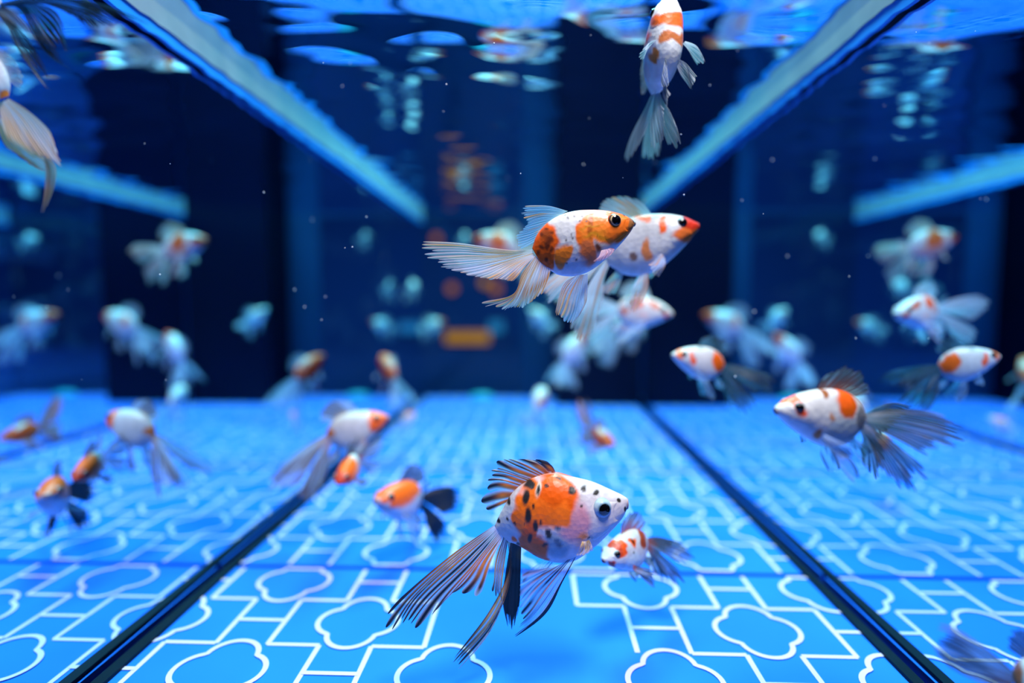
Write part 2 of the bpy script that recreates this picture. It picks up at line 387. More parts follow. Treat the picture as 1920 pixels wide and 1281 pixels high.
    for s in (1, -1):
        ax = np.array([.30, s * 1.0, .10]); ax /= np.linalg.norm(ax); c = np.array([ep[0], s * ep[1], ep[2]]) - ax * er * .35
        u = np.cross(ax, [0, 0, 1]); u /= np.linalg.norm(u); v = np.cross(u, ax)
        def dome(r, a0, a1, n=18, m=12, sh=0):
            V = []
            for i in range(m + 1):
                al = a0 + (a1 - a0) * i / m
                for j in range(n):
                    be = 2 * math.pi * j / n; V.append(c + ax * (r * math.cos(al) + sh) + (u * math.cos(be) + v * math.sin(be)) * r * math.sin(al))
            F4 = [(i * n + j, i * n + (j + 1) % n, (i + 1) * n + (j + 1) % n, (i + 1) * n + j) for i in range(m) for j in range(n)]
            return np.array(V), F4, np.repeat(np.linspace(a0, a1, m + 1), n)
        V, F4, al = dome(er, .001, 1.9, m=30)
        if eyestyle == 'gold': stops = [(0, BLACK), (.74, BLACK), (.78, (.85, .62, .3)), (.86, (.85, .62, .3)), (.9, (.05, .03, .02)), (1.25, (.16, .06, .02)), (1.4, ORANGE), (1.9, ORANGE)]
        elif eyestyle == 'pale': stops = [(0, BLACK), (.55, BLACK), (.64, (.10, .20, .32)), (.8, (.32, .46, .58)), (1.1, (.40, .52, .62)), (1.4, (.30, .34, .40)), (1.9, WHITE)]
        else: stops = [(0, BLACK), (1.0, BLACK), (1.15, (.25, .28, .32)), (1.9, base)]
        cc = np.stack([np.interp(al, [q[0] for q in stops], [q[1][i] for q in stops]) for i in range(3)] + [np.ones(len(al))], -1)
        eo = link('eye', place(V), F4, M['skin'], root, True, cc)
        V, F4, _ = dome(er * 1.03, .001, .62 if eyestyle != 'pale' else .56, m=6)
        link('pupil', place(V), F4, M['pupil'], eo, True)
    # mouth: a small pair of lips
    V = []; n, m = 20, 8; cz = (pairs[-1][0][1] + pairs[-1][1][1]) / 2; cx = (pairs[-1][0][0] + pairs[-1][1][0]) / 2; hh = (pairs[-1][0][1] - pairs[-1][1][1]) / 2
    for i in range(n):
        a = 2 * math.pi * i / n
        for j in range(m):
            b = 2 * math.pi * j / m; rr = .011
            V.append((cx + .004 + rr * math.sin(b), (wid[-1] * .8 + rr * math.cos(b)) * math.cos(a), cz + (hh * .7 + rr * math.cos(b)) * math.sin(a)))
    F4 = [(i * m + j, ((i + 1) % n) * m + j, ((i + 1) % n) * m + (j + 1) % m, i * m + (j + 1) % m) for i in range(n) for j in range(m)]
    V = np.array(V); cc = colour(V); cc[:, :3] *= np.array([.6, .5, .5]); link('mouth', place(V), F4, M['skin'], root, True, cc)
    # fins
    g = np.random.default_rng(seed)
    for fi, fn in enumerate(fins or FINS()):
        make_fin(fn, root, place, seed * 31 + fi, res, fincol)
    tag(root, label, 'fish', group)
    return root

def make_fin(fn, root, place, seed, res, fincol):
    """fn: name, rays (list of control polylines), style dict"""
    name, rays, st = fn[0], fn[1], dict(fn[2])
    if fincol: st.update({k: v for k, v in fincol.items() if k in ('a', 'b', 'amt', 'alpha', 'tip', 'root', 'rootlen')} if not st.get('fixed') else {})
    g = np.random.default_rng(seed)
    nr = len(rays); nu, nv = int((st.get('nu', 90)) * res) + 12, int(26 * res) + 8
    npt = max(len(r) for r in rays)
    vv = np.linspace(0, 1, nv)
    RR = np.stack([catmull(np.array([p if len(p) == 3 else (p[0], st.get('y', 0.0), p[1]) for p in r], float), vv) for r in rays])  # nr,nv,3
    uu = np.linspace(0, 1, nu)
    A = catmull(RR.reshape(nr, -1), uu).reshape(nu, nv, 3)
    # fringe: every soft ray ends at a slightly different length
    nrays = st.get('n', 16); rl = g.uniform(1 - st.get('rag', .12), 1.0, nrays + 2); rl = rl / rl.max()
    wd_ = np.cumsum(np.concatenate([[0], g.uniform(.35, 1.65, nrays)])); f = np.interp(uu, wd_ / wd_[-1], np.arange(nrays + 1)); i0 = np.floor(f).astype(int); fr = f - i0
    ln = rl[i0] * (1 - st.get('notch', .06) * np.abs(2 * fr - 1) ** 2)
    A2 = np.empty_like(A)
    for i in range(nu):
        q = vv * ln[i]
        for k in range(3): A2[i, :, k] = np.interp(q, vv, A[i, :, k])
    A2[:, :, :] += (A2 - A2[:, :1]) * (st.get('ext', 1.03) - 1) * vv[None, :, None]
    # corrugation and wave along lateral direction
    cor = np.cos(2 * math.pi * f)[:, None] * st.get('cor', .004) * vv[None, :]
    wave = st.get('wave', .03) * np.sin(vv[None, :] * 4.2 + uu[:, None] * 5 + g.uniform(0, 6)) * vv[None, :]
    du = np.gradient(A2, axis=0); dv = np.gradient(A2, axis=1); nn = np.cross(du, dv); nn /= np.linalg.norm(nn, axis=-1, keepdims=True) + 1e-9
    A2 += nn * (cor + wave)[..., None]
    # pigment
    a, b = np.array(st.get('a', WHITE)), np.array(st.get('b', BROWN)); amt = st.get('amt', .4)
    rs = g.uniform(0, 1, nrays + 2); rp = g.uniform(0, 6.28, nrays + 2); rq = g.uniform(3, 9, nrays + 2)
    core = np.clip(1.25 - np.abs(2 * fr - 1) * 1.3, 0, 1)[:, None]
    along = .5 + .5 * np.sin(rp[i0][:, None] + rq[i0][:, None] * vv[None, :])
    lowf = .5 + .5 * np.sin(g.uniform(0, 6) + uu[:, None] * g.uniform(4, 9) + vv[None, :] * g.uniform(1, 4))
    pig = np.clip((rs[i0][:, None] * .5 + along * .35 + lowf * .45 - (1 - amt)) * 3.2, 0, 1) * (.35 + .65 * core) if not st.get('solid') else np.ones((nu, nv)) * st['solid']
    if st.get('lead'): pig = np.maximum(pig, (uu < st['lead'])[:, None] * np.clip((vv - st.get('lead0', 0)) * 8, 0, 1)[None, :])
    C = a[None, None] + (b - a)[None, None] * pig[..., None]
    root_c = st.get('root'); rl_ = st.get('rootlen', .3)
    if root_c is not None:
        w = np.clip(1 - vv / rl_, 0, 1)[None, :] * (.4 + .6 * rs[i0][:, None]); C += (np.array(root_c) - C) * w[..., None]
    if st.get('mid') is not None:
        mc, m0, m1 = st['mid']; w = np.exp(-((vv - m0) / m1) ** 2)[None, :] * (rs[(i0 * 7 + 3) % nrays] > .25)[:, None] * core; C += (np.array(mc) - C) * np.clip(w, 0, 1)[..., None]
    al0, al1 = st.get('alpha', (.92, .5)); alpha = (al0 + (al1 - al0) * vv[None, :] ** .8) * (.62 + .38 * core) + pig * .35
    if st.get('gap'):
        gp = np.clip((np.abs(2 * fr - 1) - (1 - st['gap'])) * 6, 0, 1)[:, None] * np.clip((vv - st.get('gap0', .35)) * 4, 0, 1)[None, :]
        alpha = alpha * (1 - gp)
    alpha = np.clip(np.maximum(alpha, np.where(alpha > .06, pig * st.get('pa', .97), 0)), 0.02, .985)
    cols = np.concatenate([np.clip(C, 0, 1), alpha[..., None]], -1).reshape(-1, 4)
    q = np.arange(nu * nv).reshape(nu, nv); fs = np.stack([q[:-1, :-1], q[:-1, 1:], q[1:, 1:], q[1:, :-1]], -1).reshape(-1, 4)
    return link(name, place(A2.reshape(-1, 3), not st.get('nobody')), fs, M['fin'], root, True, cols)

def FINS(tail=None, dors=None, pelv=None, droop=0.0, spread=1.0, tl=1.0, pect=None):
    """the flowing fins of a fancy goldfish in body lengths"""
    tail = tail or dict(a=(.72, .76, .82), b=BROWN, amt=.35, alpha=(.9, .4)); dors = dors or tail; pelv = pelv or tail; pect = pect or pelv
    out = [('dorsal_fin', [[(.50, 0, .45), (.42, 0, .56), (.33, 0, .64)], [(.40, 0, .44), (.22, 0, .58), (.10, 0, .66)], [(.28, 0, .42), (.10, 0, .52), (-.05, 0, .58)], [(.18, 0, .37), (0, 0, .42), (-.12, 0, .46)], [(.08, 0, .29), (-.04, 0, .30), (-.13, 0, .30)]], dict(dors, n=14, cor=.004, wave=.015, nu=60))]
    for s in (1, -1):
        sy = s * spread
        def tp(x, y, z): return (x * tl, sy * y, z - droop * max(0, -x) * tl)
        out.append(('tail_fin', [[(.0, s * .01, .08), tp(-.30, .08, .14), tp(-.65, .20, .14), tp(-1.0, .30, .08)], [(.0, s * .015, .05), tp(-.32, .12, .06), tp(-.65, .28, .02), tp(-.98, .42, -.08)],
                    [(.0, s * .02, .02), tp(-.28, .15, -.05), tp(-.52, .30, -.12), tp(-.75, .42, -.22)], [(.0, s * .02, -.01), tp(-.2, .12, -.12), tp(-.36, .22, -.22), tp(-.50, .30, -.32)]], dict(tail, n=18, nu=80)))
        out.append(('tail_fin', [[(.01, s * .02, -.01), tp(-.18, .10, -.14), tp(-.36, .22, -.32), tp(-.56, .32, -.52)], [(.02, s * .02, -.04), tp(-.12, .10, -.22), tp(-.25, .20, -.48), tp(-.38, .26, -.76)],
                    [(.03, s * .015, -.07), tp(-.06, .08, -.26), tp(-.12, .14, -.48), tp(-.18, .18, -.72)], [(.045, s * .01, -.09), tp(-.01, .05, -.22), tp(-.02, .08, -.34), tp(-.02, .10, -.46)]], dict(tail, n=14, nu=70)))
        out.append(('pelvic_fin', [[(.38, s * .08, -.19), (.30, s * .12, -.32), (.22, s * .16, -.52)], [(.42, s * .09, -.185), (.36, s * .14, -.36), (.28, s * .18, -.60)], [(.46, s * .09, -.17), (.45, s * .14, -.34), (.38, s * .17, -.54)]], dict(pelv, n=8, nu=40)))
        out.append(('pectoral_fin', [[(.58, s * .17, .02), (.50, s * .28, -.05), (.40, s * .36, -.12)], [(.60, s * .175, .0), (.54, s * .30, -.10), (.45, s * .40, -.20)], [(.62, s * .17, -.03), (.60, s * .28, -.13), (.54, s * .36, -.24)]], dict(pect, n=8, nu=36)))
    out.append(('anal_fin', [[(.12, 0, -.15), (.04, 0, -.24), (-.06, 0, -.36)], [(.16, 0, -.165), (.10, 0, -.28), (.02, 0, -.42)], [(.20, 0, -.18), (.17, 0, -.28), (.12, 0, -.40)]], dict(pelv, n=8, nu=36)))
    return out
D0 = 1 / 1.2          # depths below are written for a 1280 px focal length

# --- the large calico fish in front
def T1(cx, cy): return ((cx - 757) / 728, -(cy - 490) / 728)
def r3(T, rays, ys=None):
    out = []
    for i, r in enumerate(rays):
        y = ys[i] if ys else (0, 0, 0, 0)
        out.append([(T(*p)[0], (y[k] if k < len(y) else y[-1]), T(*p)[1]) for k, p in enumerate(r)])
    return out
P1 = [(T1(*a), T1(*b)) for a, b in [((715, 452), (800, 548)), ((762, 350), (850, 562)), ((830, 242), (905, 592)), ((930, 168), (980, 635)), ((1060, 132), (1090, 660)), ((1180, 160), (1190, 640)), ((1290, 187), (1300, 560)), ((1380, 225), (1400, 460)), ((1450, 256), (1458, 392)), ((1482, 274), (1482, 346))]]
def pt1(cx, cy, rx, ry, c, hard=.16, side=0): x, z = T1(cx, cy); return (x, z, rx / 728, ry / 728, c, hard, side)
patch1 = [pt1(1195, 400, 80, 115, (.62, .28, .36), .5), pt1(780, 420, 60, 120, (.55, .63, .70), .4), pt1(1080, 545, 75, 75, GREY, .25), pt1(1060, 240, 125, 130, ORANGE), pt1(1000, 360, 110, 80, (.94, .28, .01)), pt1(1090, 350, 60, 70, (.94, .30, .01)), pt1(905, 320, 62, 170, (.92, .30, .01)), pt1(955, 560, 72, 85, ORANGE), pt1(920, 480, 40, 100, ORANGE),
          pt1(955, 225, 25, 55, (.75, .72, .62), .4), pt1(1235, 470, 45, 22, (.75, .42, .08), .4), pt1(845, 520, 26, 36, ORANGE, .3)]
for q in ((1145, 212, 25, 28), (885, 200, 26, 32), (890, 258, 18, 42), (955, 405, 19, 36), (925, 478, 13, 28), (1032, 450, 20, 30), (905, 350, 20, 42), (992, 390, 10, 20), (1225, 185, 18, 12), (1310, 213, 18, 12), (1440, 268, 14, 12), (1090, 408, 16, 20), (940, 302, 10, 13), (1210, 295, 9, 9), (795, 295, 12, 20), (738, 410, 10, 13), (862, 545, 12, 16), (965, 215, 12, 30), (1015, 180, 14, 10), (1060, 150, 22, 12), (1010, 520, 16, 8), (950, 608, 12, 8), (1265, 468, 12, 10), (1090, 545, 26, 28), (800, 385, 9, 10), (845, 400, 10, 10), (1478, 330, 8, 28)):
    patch1.append(pt1(*q, (.02, .018, .02) if q[0] != 1090 else (.10, .16, .24), .3))
blk = dict(a=(.70, .74, .82), b=BLACK, amt=.62, alpha=(.95, .75), rag=.16, notch=.18, gap=.35, gap0=.30, cor=.006, wave=.012, fixed=1)
F1 = [('dorsal_fin', r3(T1, [[(1072, 130), (1052, 92), (1015, 58)], [(1040, 135), (985, 82), (920, 52)], [(1000, 145), (885, 84), (790, 52)], [(960, 160), (820, 110), (728, 64)], [(920, 182), (800, 142), (700, 128)], [(880, 206), (775, 175), (680, 168)], [(850, 232), (740, 215), (650, 238)], [(820, 270), (738, 288), (645, 312)], [(795, 308), (745, 338), (690, 366)]]), dict(blk, n=12, root=ORANGE, rootlen=.4, gap=.20, gap0=.45, nu=130, amt=1.05, lead=.13, mid=((.80, .14, .01), .35, .2))),
      ('tail_fin', r3(T1, [[(712, 445), (480, 592), (245, 785), (45, 968)], [(722, 458), (500, 622), (270, 832), (150, 1025)], [(735, 470), (560, 640), (350, 830), (225, 995)], [(745, 485), (600, 650), (450, 810), (340, 965)], [(757, 500), (650, 622), (580, 720), (490, 800)], [(768, 512), (700, 640), (672, 730), (650, 800)]], [(-.02, -.10, -.16, -.2)] * 6), dict(blk, n=13, root=(.85, .80, .82), rootlen=.15, mid=((.80, .22, .03), .36, .26), nu=160, amt=.98, gap=.20, gap0=.66, lead=.04)),
      ('tail_fin', r3(T1, [[(768, 510), (722, 640), (712, 760), (690, 820)], [(782, 520), (750, 660), (735, 780), (745, 870)], [(795, 530), (775, 680), (762, 800), (765, 900)]], [(-.02, -.05, -.06, -.06)] * 3), dict(blk, n=6, mid=((.80, .32, .10), .5, .25), nu=70, amt=.92)),
      ('tail_fin', r3(T1, [[(790, 540), (795, 730), (690, 930), (510, 1155)], [(802, 546), (800, 760), (705, 985), (500, 1212)], [(818, 556), (805, 800), (700, 1050), (512, 1262)]], [(.02, .02, -.03, -.06)] * 3), dict(blk, n=5, ext=1.10, mid=((.80, .36, .14), .55, .25), nu=70, amt=1.05, gap=.2, gap0=.8, lead=.12)),
      ('tail_fin', r3(T1, [[(808, 556), (778, 750), (762, 900), (792, 1072)], [(832, 566), (812, 760), (798, 930), (808, 1055)], [(852, 574), (844, 760), (838, 920), (826, 1052)], [(872, 578), (868, 740), (864, 900), (842, 1040)]], [(.02, .04, .05, .05)] * 4), dict(blk, n=8, ext=1.10, solid=1.0, alpha=(1.2, 1.2), pa=1, nu=60, gap=.12, gap0=.85)),
      ('pelvic_fin', r3(T1, [[(1208, 545), (1112, 722), (1022, 905), (855, 1062)], [(1195, 556), (1085, 722), (965, 905), (830, 1050)], [(1170, 580), (1015, 762), (935, 880), (860, 965)], [(1120, 622), (965, 722), (890, 790), (872, 832)], [(1070, 650), (955, 655), (900, 650), (882, 645)]], [(-.13, -.16, -.16, -.14)] * 5), dict(blk, n=14, a=(.42, .60, .85), amt=.44, alpha=(.6, .55), gap=.0, nu=90, lead=.10, mid=((.75, .35, .25), .5, .3))),
      ('pelvic_fin', r3(T1, [[(1150, 600), (1070, 740), (980, 880), (900, 980)], [(1120, 620), (1020, 740), (930, 860), (860, 930)], [(1080, 640), (980, 720), (910, 780), (880, 800)]], [(.10, .14, .16, .18)] * 3), dict(blk, n=8, a=(.5, .62, .85), amt=.3, alpha=(.5, .3), gap=0)),
      ('pectoral_fin', r3(T1, [[(1215, 480), (1200, 510), (1180, 545)], [(1235, 480), (1240, 510), (1225, 545)], [(1255, 470), (1270, 492), (1275, 515)]], [(-.19, -.22, -.24)] * 3), dict(a=(.80, .62, .45), b=(.55, .3, .03), amt=.5, alpha=(.9, .5), n=6, nu=30, fixed=1)),
      ('pectoral_fin', r3(T1, [[(1215, 480), (1200, 510), (1180, 545)], [(1235, 480), (1240, 510), (1225, 545)], [(1255, 470), (1270, 492), (1275, 515)]], [(.19, .22, .24)] * 3), dict(a=(.80, .62, .45), b=(.55, .3, .03), amt=.5, alpha=(.9, .5), n=6, nu=30, fixed=1))]
d1 = 1.7 * D0; L1 = 728 / 3.05 / F * d1
W1 = [.03, .085, .14, .18, .205, .205, .175, .125, .075, .035]
ex, ez = T1(1332, 300)
build_fish('calico_goldfish', 'large calico goldfish with pale head, orange saddle and black-streaked flowing tail in front', at(690 + (757 + .45 * 728) / 3.05, 840 + (490 - .12 * 728) / 3.05, d1), L1, (0, 0, 0), P1, patch1, (95, 1.9, .7), F1, (ex, ez, .080), 'pale', (.60, .57, .64), 3, 1.9, wid=W1)

# --- the orange and white fish above it
def T2(cx, cy): return ((cx - 805) / 665, -(cy - 440) / 665)
P2 = [(T2(*a), T2(*b)) for a, b in [((772, 388), (838, 500)), ((802, 302), (905, 545)), ((865, 225), (960, 572)), ((950, 170), (1050, 580)), ((1050, 140), (1140, 557)), ((1160, 132), (1220, 510)), ((1270, 138), (1310, 430)), ((1370, 160), (1390, 345)), ((1435, 190), (1440, 280)), ((1462, 212), (1461, 242))]]
def pt2(cx, cy, rx, ry, c, hard=.16, side=0): x, z = T2(cx, cy); return (x, z, rx / 665, ry / 665, c, hard, side)
patch2 = [pt2(1040, 540, 130, 60, (.62, .62, .72), .5), pt2(845, 340, 92, 160, (.80, .20, .008)), pt2(860, 310, 40, 50, (.30, .06, .01), .5), pt2(880, 440, 50, 70, (.75, .20, .01)), pt2(985, 430, 62, 65, (.92, .40, .02)), pt2(1130, 320, 62, 125, (.86, .28, .01)), pt2(1145, 440, 52, 85, (.62, .28, .05), .3), pt2(1210, 275, 110, 90, (.82, .36, .02)), pt2(1340, 240, 115, 95, (.86, .30, .015)), pt2(1440, 225, 30, 40, (.30, .12, .04), .4), pt2(1160, 260, 18, 90, (.40, .09, .01), .5),
          pt2(1220, 145, 150, 22, (.85, .25, .14), .4), pt2(1330, 150, 60, 25, ORANGE, .4), pt2(1215, 410, 24, 35, (.15, .05, .03), .5), pt2(1200, 330, 70, 8, (.5, .2, .01), .6), pt2(1180, 290, 70, 7, (.5, .2, .01), .6), pt2(1230, 205, 40, 18, (.75, .72, .7), .4), pt2(1385, 165, 10, 18, (.03, .02, .02), .4), pt2(1460, 215, 12, 14, (.05, .03, .03), .4)]
patch2.append(pt2(870, 260, 14, 10, (.16, .03, .01), .6))
patch2.append(pt2(835, 300, 12, 14, (.16, .03, .01), .6))
patch2.append(pt2(905, 300, 14, 12, (.16, .03, .01), .6))
patch2.append(pt2(880, 350, 20, 14, (.16, .03, .01), .6))
patch2.append(pt2(840, 380, 16, 12, (.16, .03, .01), .6))
patch2.append(pt2(900, 400, 14, 18, (.16, .03, .01), .6))
patch2.append(pt2(820, 420, 12, 16, (.16, .03, .01), .6))
patch2.append(pt2(870, 460, 10, 18, (.16, .03, .01), .6))
for q in ((1015, 195), (1060, 180), (1105, 185), (1000, 170), (1090, 215), (1040, 330), (1030, 310), (990, 345), (1070, 485), (1015, 490), (1130, 235)): patch2.append(pt2(*q, 7, 7, (.12, .12, .14), .5))
pale = dict(a=(.74, .74, .86), b=(.62, .30, .08), amt=.42, alpha=(.92, .42), rag=.10, notch=.10, cor=.006, wave=.012, fixed=1)
F2 = [('dorsal_fin', r3(T2, [[(1015, 138), (880, 102), (725, 97)], [(990, 150), (850, 132), (695, 145)], [(945, 175), (830, 178), (735, 215)], [(900, 205), (800, 235), (700, 262)], [(850, 245), (760, 280), (670, 300)], [(815, 298), (740, 335), (668, 352)], [(790, 345), (745, 372), (690, 394)]]), dict(pale, n=22, a=(.30, .55, .88), b=(.55, .25, .10), amt=.22, alpha=(.8, .55), nu=110, root=(.8, .82, .85), rootlen=.2)),
      ('tail_fin', r3(T2, [[(772, 398), (600, 402), (300, 362), (65, 350)], [(775, 405), (560, 430), (300, 420), (62, 430)], [(775, 415), (560, 470), (350, 510), (180, 528)], [(780, 425), (600, 500), (480, 560), (385, 594)], [(782, 435), (680, 510), (600, 580), (560, 608)], [(790, 442), (720, 520), (680, 580), (640, 612)]], [(-.01, -.08, -.15, -.2)] * 6), dict(pale, n=24, mid=((.85, .36, .06), .3, .2), nu=150)),
      ('tail_fin', r3(T2, [[(775, 398), (600, 430), (350, 440), (150, 420)], [(780, 410), (580, 480), (400, 520), (290, 540)], [(785, 430), (640, 520), (560, 570), (500, 590)]], [(.02, .08, .16, .22)] * 3), dict(pale, n=14, nu=80, a=(.45, .60, .88), alpha=(.7, .35))),
      ('tail_fin', r3(T2, [[(790, 440), (705, 560), (640, 700), (380, 750)], [(797, 446), (722, 580), (650, 725), (545, 808)], [(812, 456), (742, 600), (690, 725), (630, 800)], [(832, 470), (775, 620), (745, 720), (735, 782)], [(860, 490), (832, 600), (802, 690), (765, 762)], [(902, 512), (892, 560), (872, 620), (850, 685)]], [(-.02, -.07, -.1, -.1)] * 6), dict(pale, n=20, mid=((.60, .22, .03), .55, .2), nu=130, amt=.45, alpha=(.95, .6))),
      ('pelvic_fin', r3(T2, [[(1078, 572), (1000, 618), (962, 690), (925, 845)], [(1096, 572), (1030, 690), (992, 800), (965, 855)], [(1115, 572), (1080, 700), (1050, 830), (1015, 905)], [(1130, 570), (1112, 700), (1098, 800), (1060, 880)], [(1146, 565), (1146, 640), (1140, 730), (1110, 810)]], [(-.10, -.12, -.13, -.14)] * 5), dict(pale, n=18, a=(.40, .58, .92), b=(.70, .38, .20), amt=.38, alpha=(.75, .6), nu=100)),
      ('pelvic_fin', r3(T2, [[(1090, 572), (1060, 640), (1030, 720)], [(1110, 572), (1090, 660), (1070, 750)], [(1130, 570), (1125, 660), (1110, 740)]], [(.1, .14, .18)] * 3), dict(pale, n=8, a=(.40, .58, .92), alpha=(.5, .3))),
      ('pectoral_fin', r3(T2, [[(1230, 415), (1205, 460), (1165, 500)], [(1250, 410), (1240, 450), (1205, 492)], [(1275, 405), (1290, 420), (1262, 460)], [(1285, 400), (1305, 405), (1310, 420)]], [(-.18, -.23, -.26)] * 4), dict(pale, n=10, a=(.80, .52, .56), b=(.7, .3, .3), amt=.3, alpha=(.85, .6), nu=50)),
      ('pectoral_fin', r3(T2, [[(1230, 415), (1205, 460), (1165, 500)], [(1250, 410), (1240, 450), (1205, 492)], [(1275, 405), (1290, 420), (1262, 460)]], [(.18, .23, .26)] * 3), dict(pale, n=8, alpha=(.7, .4)))]
d2 = 1.74 * D0; L2 = 665 / 3.692 / F * d2; ex, ez = T2(1320, 218)
build_fish('calico_goldfish', 'sharp orange and white goldfish with gold-ringed eye swimming right in mid water', at(790 + (805 + .45 * 665) / 3.692, 360 + (440 - .12 * 665) / 3.692, d2), L2, (0, 0, 0), P2, patch2, (85, 2.0, .6), F2, (ex, ez, .074), 'gold', WHITE, 8, 1.9)

# --- the rest of the shoal: px, py of the body centre, depth, body length in px, yaw, pitch, roll
BT = dict(a=(.38, .44, .55), b=BLACK, amt=.78, alpha=(.9, .6), rag=.2, notch=.15)
WT = dict(a=(.62, .72, .86), b=(.55, .60, .70), amt=.3, alpha=(.85, .35))
OT = dict(a=(.75, .70, .72), b=(.65, .26, .08), amt=.5, alpha=(.9, .45))
BR = dict(a=(.55, .60, .70), b=(.16, .08, .05), amt=.6, alpha=(.92, .6))
head = lambda c: [(.88, .30, .20, .20, c)]
saddle = lambda c, x=.35: [(x, .25, .12, .30, c)]
def shoal(label, px, py, d, ln, yaw, pitch=0, roll=0, patches=(), fins=None, seed=1, base=WHITE, eyes='dark', speckle=None, res=.8, tmpl=GEN, name='goldfish', **kw):
    d *= D0
    return build_fish(name, label, at(px, py, d), ln / F * d, Matrix.Identity(3).to_euler() if False else (Matrix.Rotation(R(yaw), 3, 'Z') @ Matrix.Rotation(R(-pitch), 3, 'Y') @ Matrix.Rotation(R(roll), 3, 'X')).to_euler(), tmpl, patches, speckle, fins, (.80, .345, .060), eyes, base, seed, res, **kw)
shoal('white goldfish with red cap half hidden behind the sharp orange fish', 1213, 461, 2.1, 168, -4, 0, 0, [(.92, .36, .14, .13, RED), (.86, .22, .13, .10, (.8, .30, .03)), (.64, .34, .045, .10, ORANGE), (.46, .05, .05, .12, (.72, .42, .08)), (.40, .42, .05, .05, ORANGE), (.30, .0, .06, .05, (.2, .12, .1))], FINS(dict(WT, b=(.5, .25, .15), amt=.38), pelv=dict(WT, b=(.6, .3, .15), amt=.4), droop=.55, tl=.7), 21, res=1.1)
shoal('white and rust striped goldfish below the red-capped one, nose pointing down right', 1203, 588, 2.95, 96, -18, -22, 0, [(.30, .30, .10, .16, (.75, .18, .02)), (.62, .36, .16, .045, (.45, .06, .01)), (.92, .28, .07, .06, RED), (.15, .05, .08, .06, (.6, .2, .05)), (.5, .1, .1, .05, (.75, .5, .5))], FINS(WT, tl=.75, droop=.1), 22)
shoal('small calico goldfish with curled tail at the right of the big front fish', 1178, 1036, 1.95, 118, 222, -18, 8, [(.66, .38, .13, .12, (.85, .16, .01)), (.72, .40, .10, .08, (.5, .05, .02)), (.40, .34, .06, .10, ORANGE), (.41, .34, .022, .06, BLACK), (.93, .22, .08, .06, RED), (.12, .2, .10, .12, (.35, .06, .02)), (.55, .05, .2, .15, (.55, .68, .75)), (.5, .2, .02, .02, BLACK)], FINS(dict(BT, root=ORANGE), dors=dict(BT, root=ORANGE, rootlen=.7, amt=.7), droop=.75, tl=.8, spread=.6), 23, speckle=(60, 2.0, .8), res=1.2)
shoal('orange goldfish with pale face and black fins hovering above its shadow', 752, 942, 2.5, 122, 240, -2, 0, [(.50, .36, .50, .26, (.92, .24, .01)), (.93, .28, .10, .12, (.42, .40, .46)), (.86, .40, .12, .07, (.8, .14, .03)), (.55, -.1, .3, .12, (.65, .6, .66))], FINS(dict(BT, solid=1.0), pelv=dict(a=(.35, .5, .7), b=(.02, .05, .1), amt=.5, alpha=(.7, .5)), dors=dict(BT, amt=.9), tl=.6), 24)
shoal('small red and orange goldfish diving toward camera under the white one', 655, 884, 2.45, 82, 262, -32, 0, [(.55, .36, .35, .2, (.92, .26, .01)), (.9, .30, .2, .2, (.62, .06, .03)), (.15, .3, .16, .16, WHITE)], FINS(dict(BT, amt=.5, root=ORANGE), tl=.8), 25, base=(.85, .30, .12))
shoal('white goldfish with orange head and trailing brown tail above the left floor seam', 668, 808, 2.68, 112, 14, 0, 0, [(.84, .30, .19, .24, (.90, .24, .015)), (.97, .30, .06, .08, (.5, .10, .05)), (.02, .12, .07, .07, (.65, .35, .04))], FINS(dict(BR, root=(.85, .45, .3)), droop=.7, tl=.9), 26)
shoal('little orange goldfish with raised tail over the floor right of centre', 1128, 824, 3.43, 60, 300, -28, 0, [(.55, .2, .55, .26, (.92, .20, .01)), (.3, .40, .25, .08, (.8, .7, .68))], FINS(dict(OT, b=(.55, .16, .05), amt=.8, alpha=(.95, .8)), tl=1.0, droop=-.55, spread=.5), 27, base=(.9, .2, .02))
shoal('grey-white goldfish with red flank seen end-on at the far floor edge', 1011, 752, 4.43, 66, 76, 8, 0, [(.35, .15, .25, .2, RED, .3, -1)], FINS(WT, tl=.5), 28, base=(.7, .74, .78), res=.6)
shoal('tiny pale goldfish with pink back close above the left floor seam', 766, 786, 4.3, 36, 60, 5, 0, [(.45, .42, .35, .14, (.9, .18, .15))], FINS(WT, tl=.4), 29, res=.5)
shoal('orange goldfish with pale spread fins swimming away left of centre', 728, 692, 4.27, 66, 128, 18, 0, [(.55, .2, .5, .24, (.88, .20, .02)), (.3, .38, .25, .12, (.75, .5, .4))], FINS(dict(WT, amt=.2), tl=1.1, droop=.35), 30, base=(.75, .22, .08), res=.7)
shoal('pale goldfish with red head rising right of the centre', 1078, 655, 4.9, 62, 24, 34, 0, [(.82, .34, .2, .18, (.75, .16, .06))], FINS(WT, tl=.8, droop=.3), 31, base=(.68, .74, .8), res=.6)
shoal('white goldfish with red back peeking over the long upper tail fin', 932, 462, 4.1, 82, 178, -3, 0, [(.88, .30, .24, .13, (.80, .14, .05)), (.40, .24, .17, .26, (.62, .12, .03)), (.45, -.05, .4, .14, (.50, .27, .27))], FINS(dict(OT, amt=.3), tl=.55), 32, res=.7)
shoal('tiny white and orange goldfish left of the amber light bar', 814, 610, 6.3, 36, 10, 0, 0, [(.88, .3, .22, .2, ORANGE)], FINS(WT, tl=.4), 33, res=.5)
shoal('tiny pale goldfish with faint red patch near the blue wide light', 1008, 594, 5.8, 40, 160, 20, 0, [(.5, .3, .2, .15, (.8, .3, .2))], FINS(WT, tl=.6), 34, base=(.7, .78, .85), res=.5)
shoal('tiny round white goldfish far away just below the waterline', 871, 446, 6.8, 30, 95, 0, 0, [], FINS(WT, tl=.4), 35, res=.5)
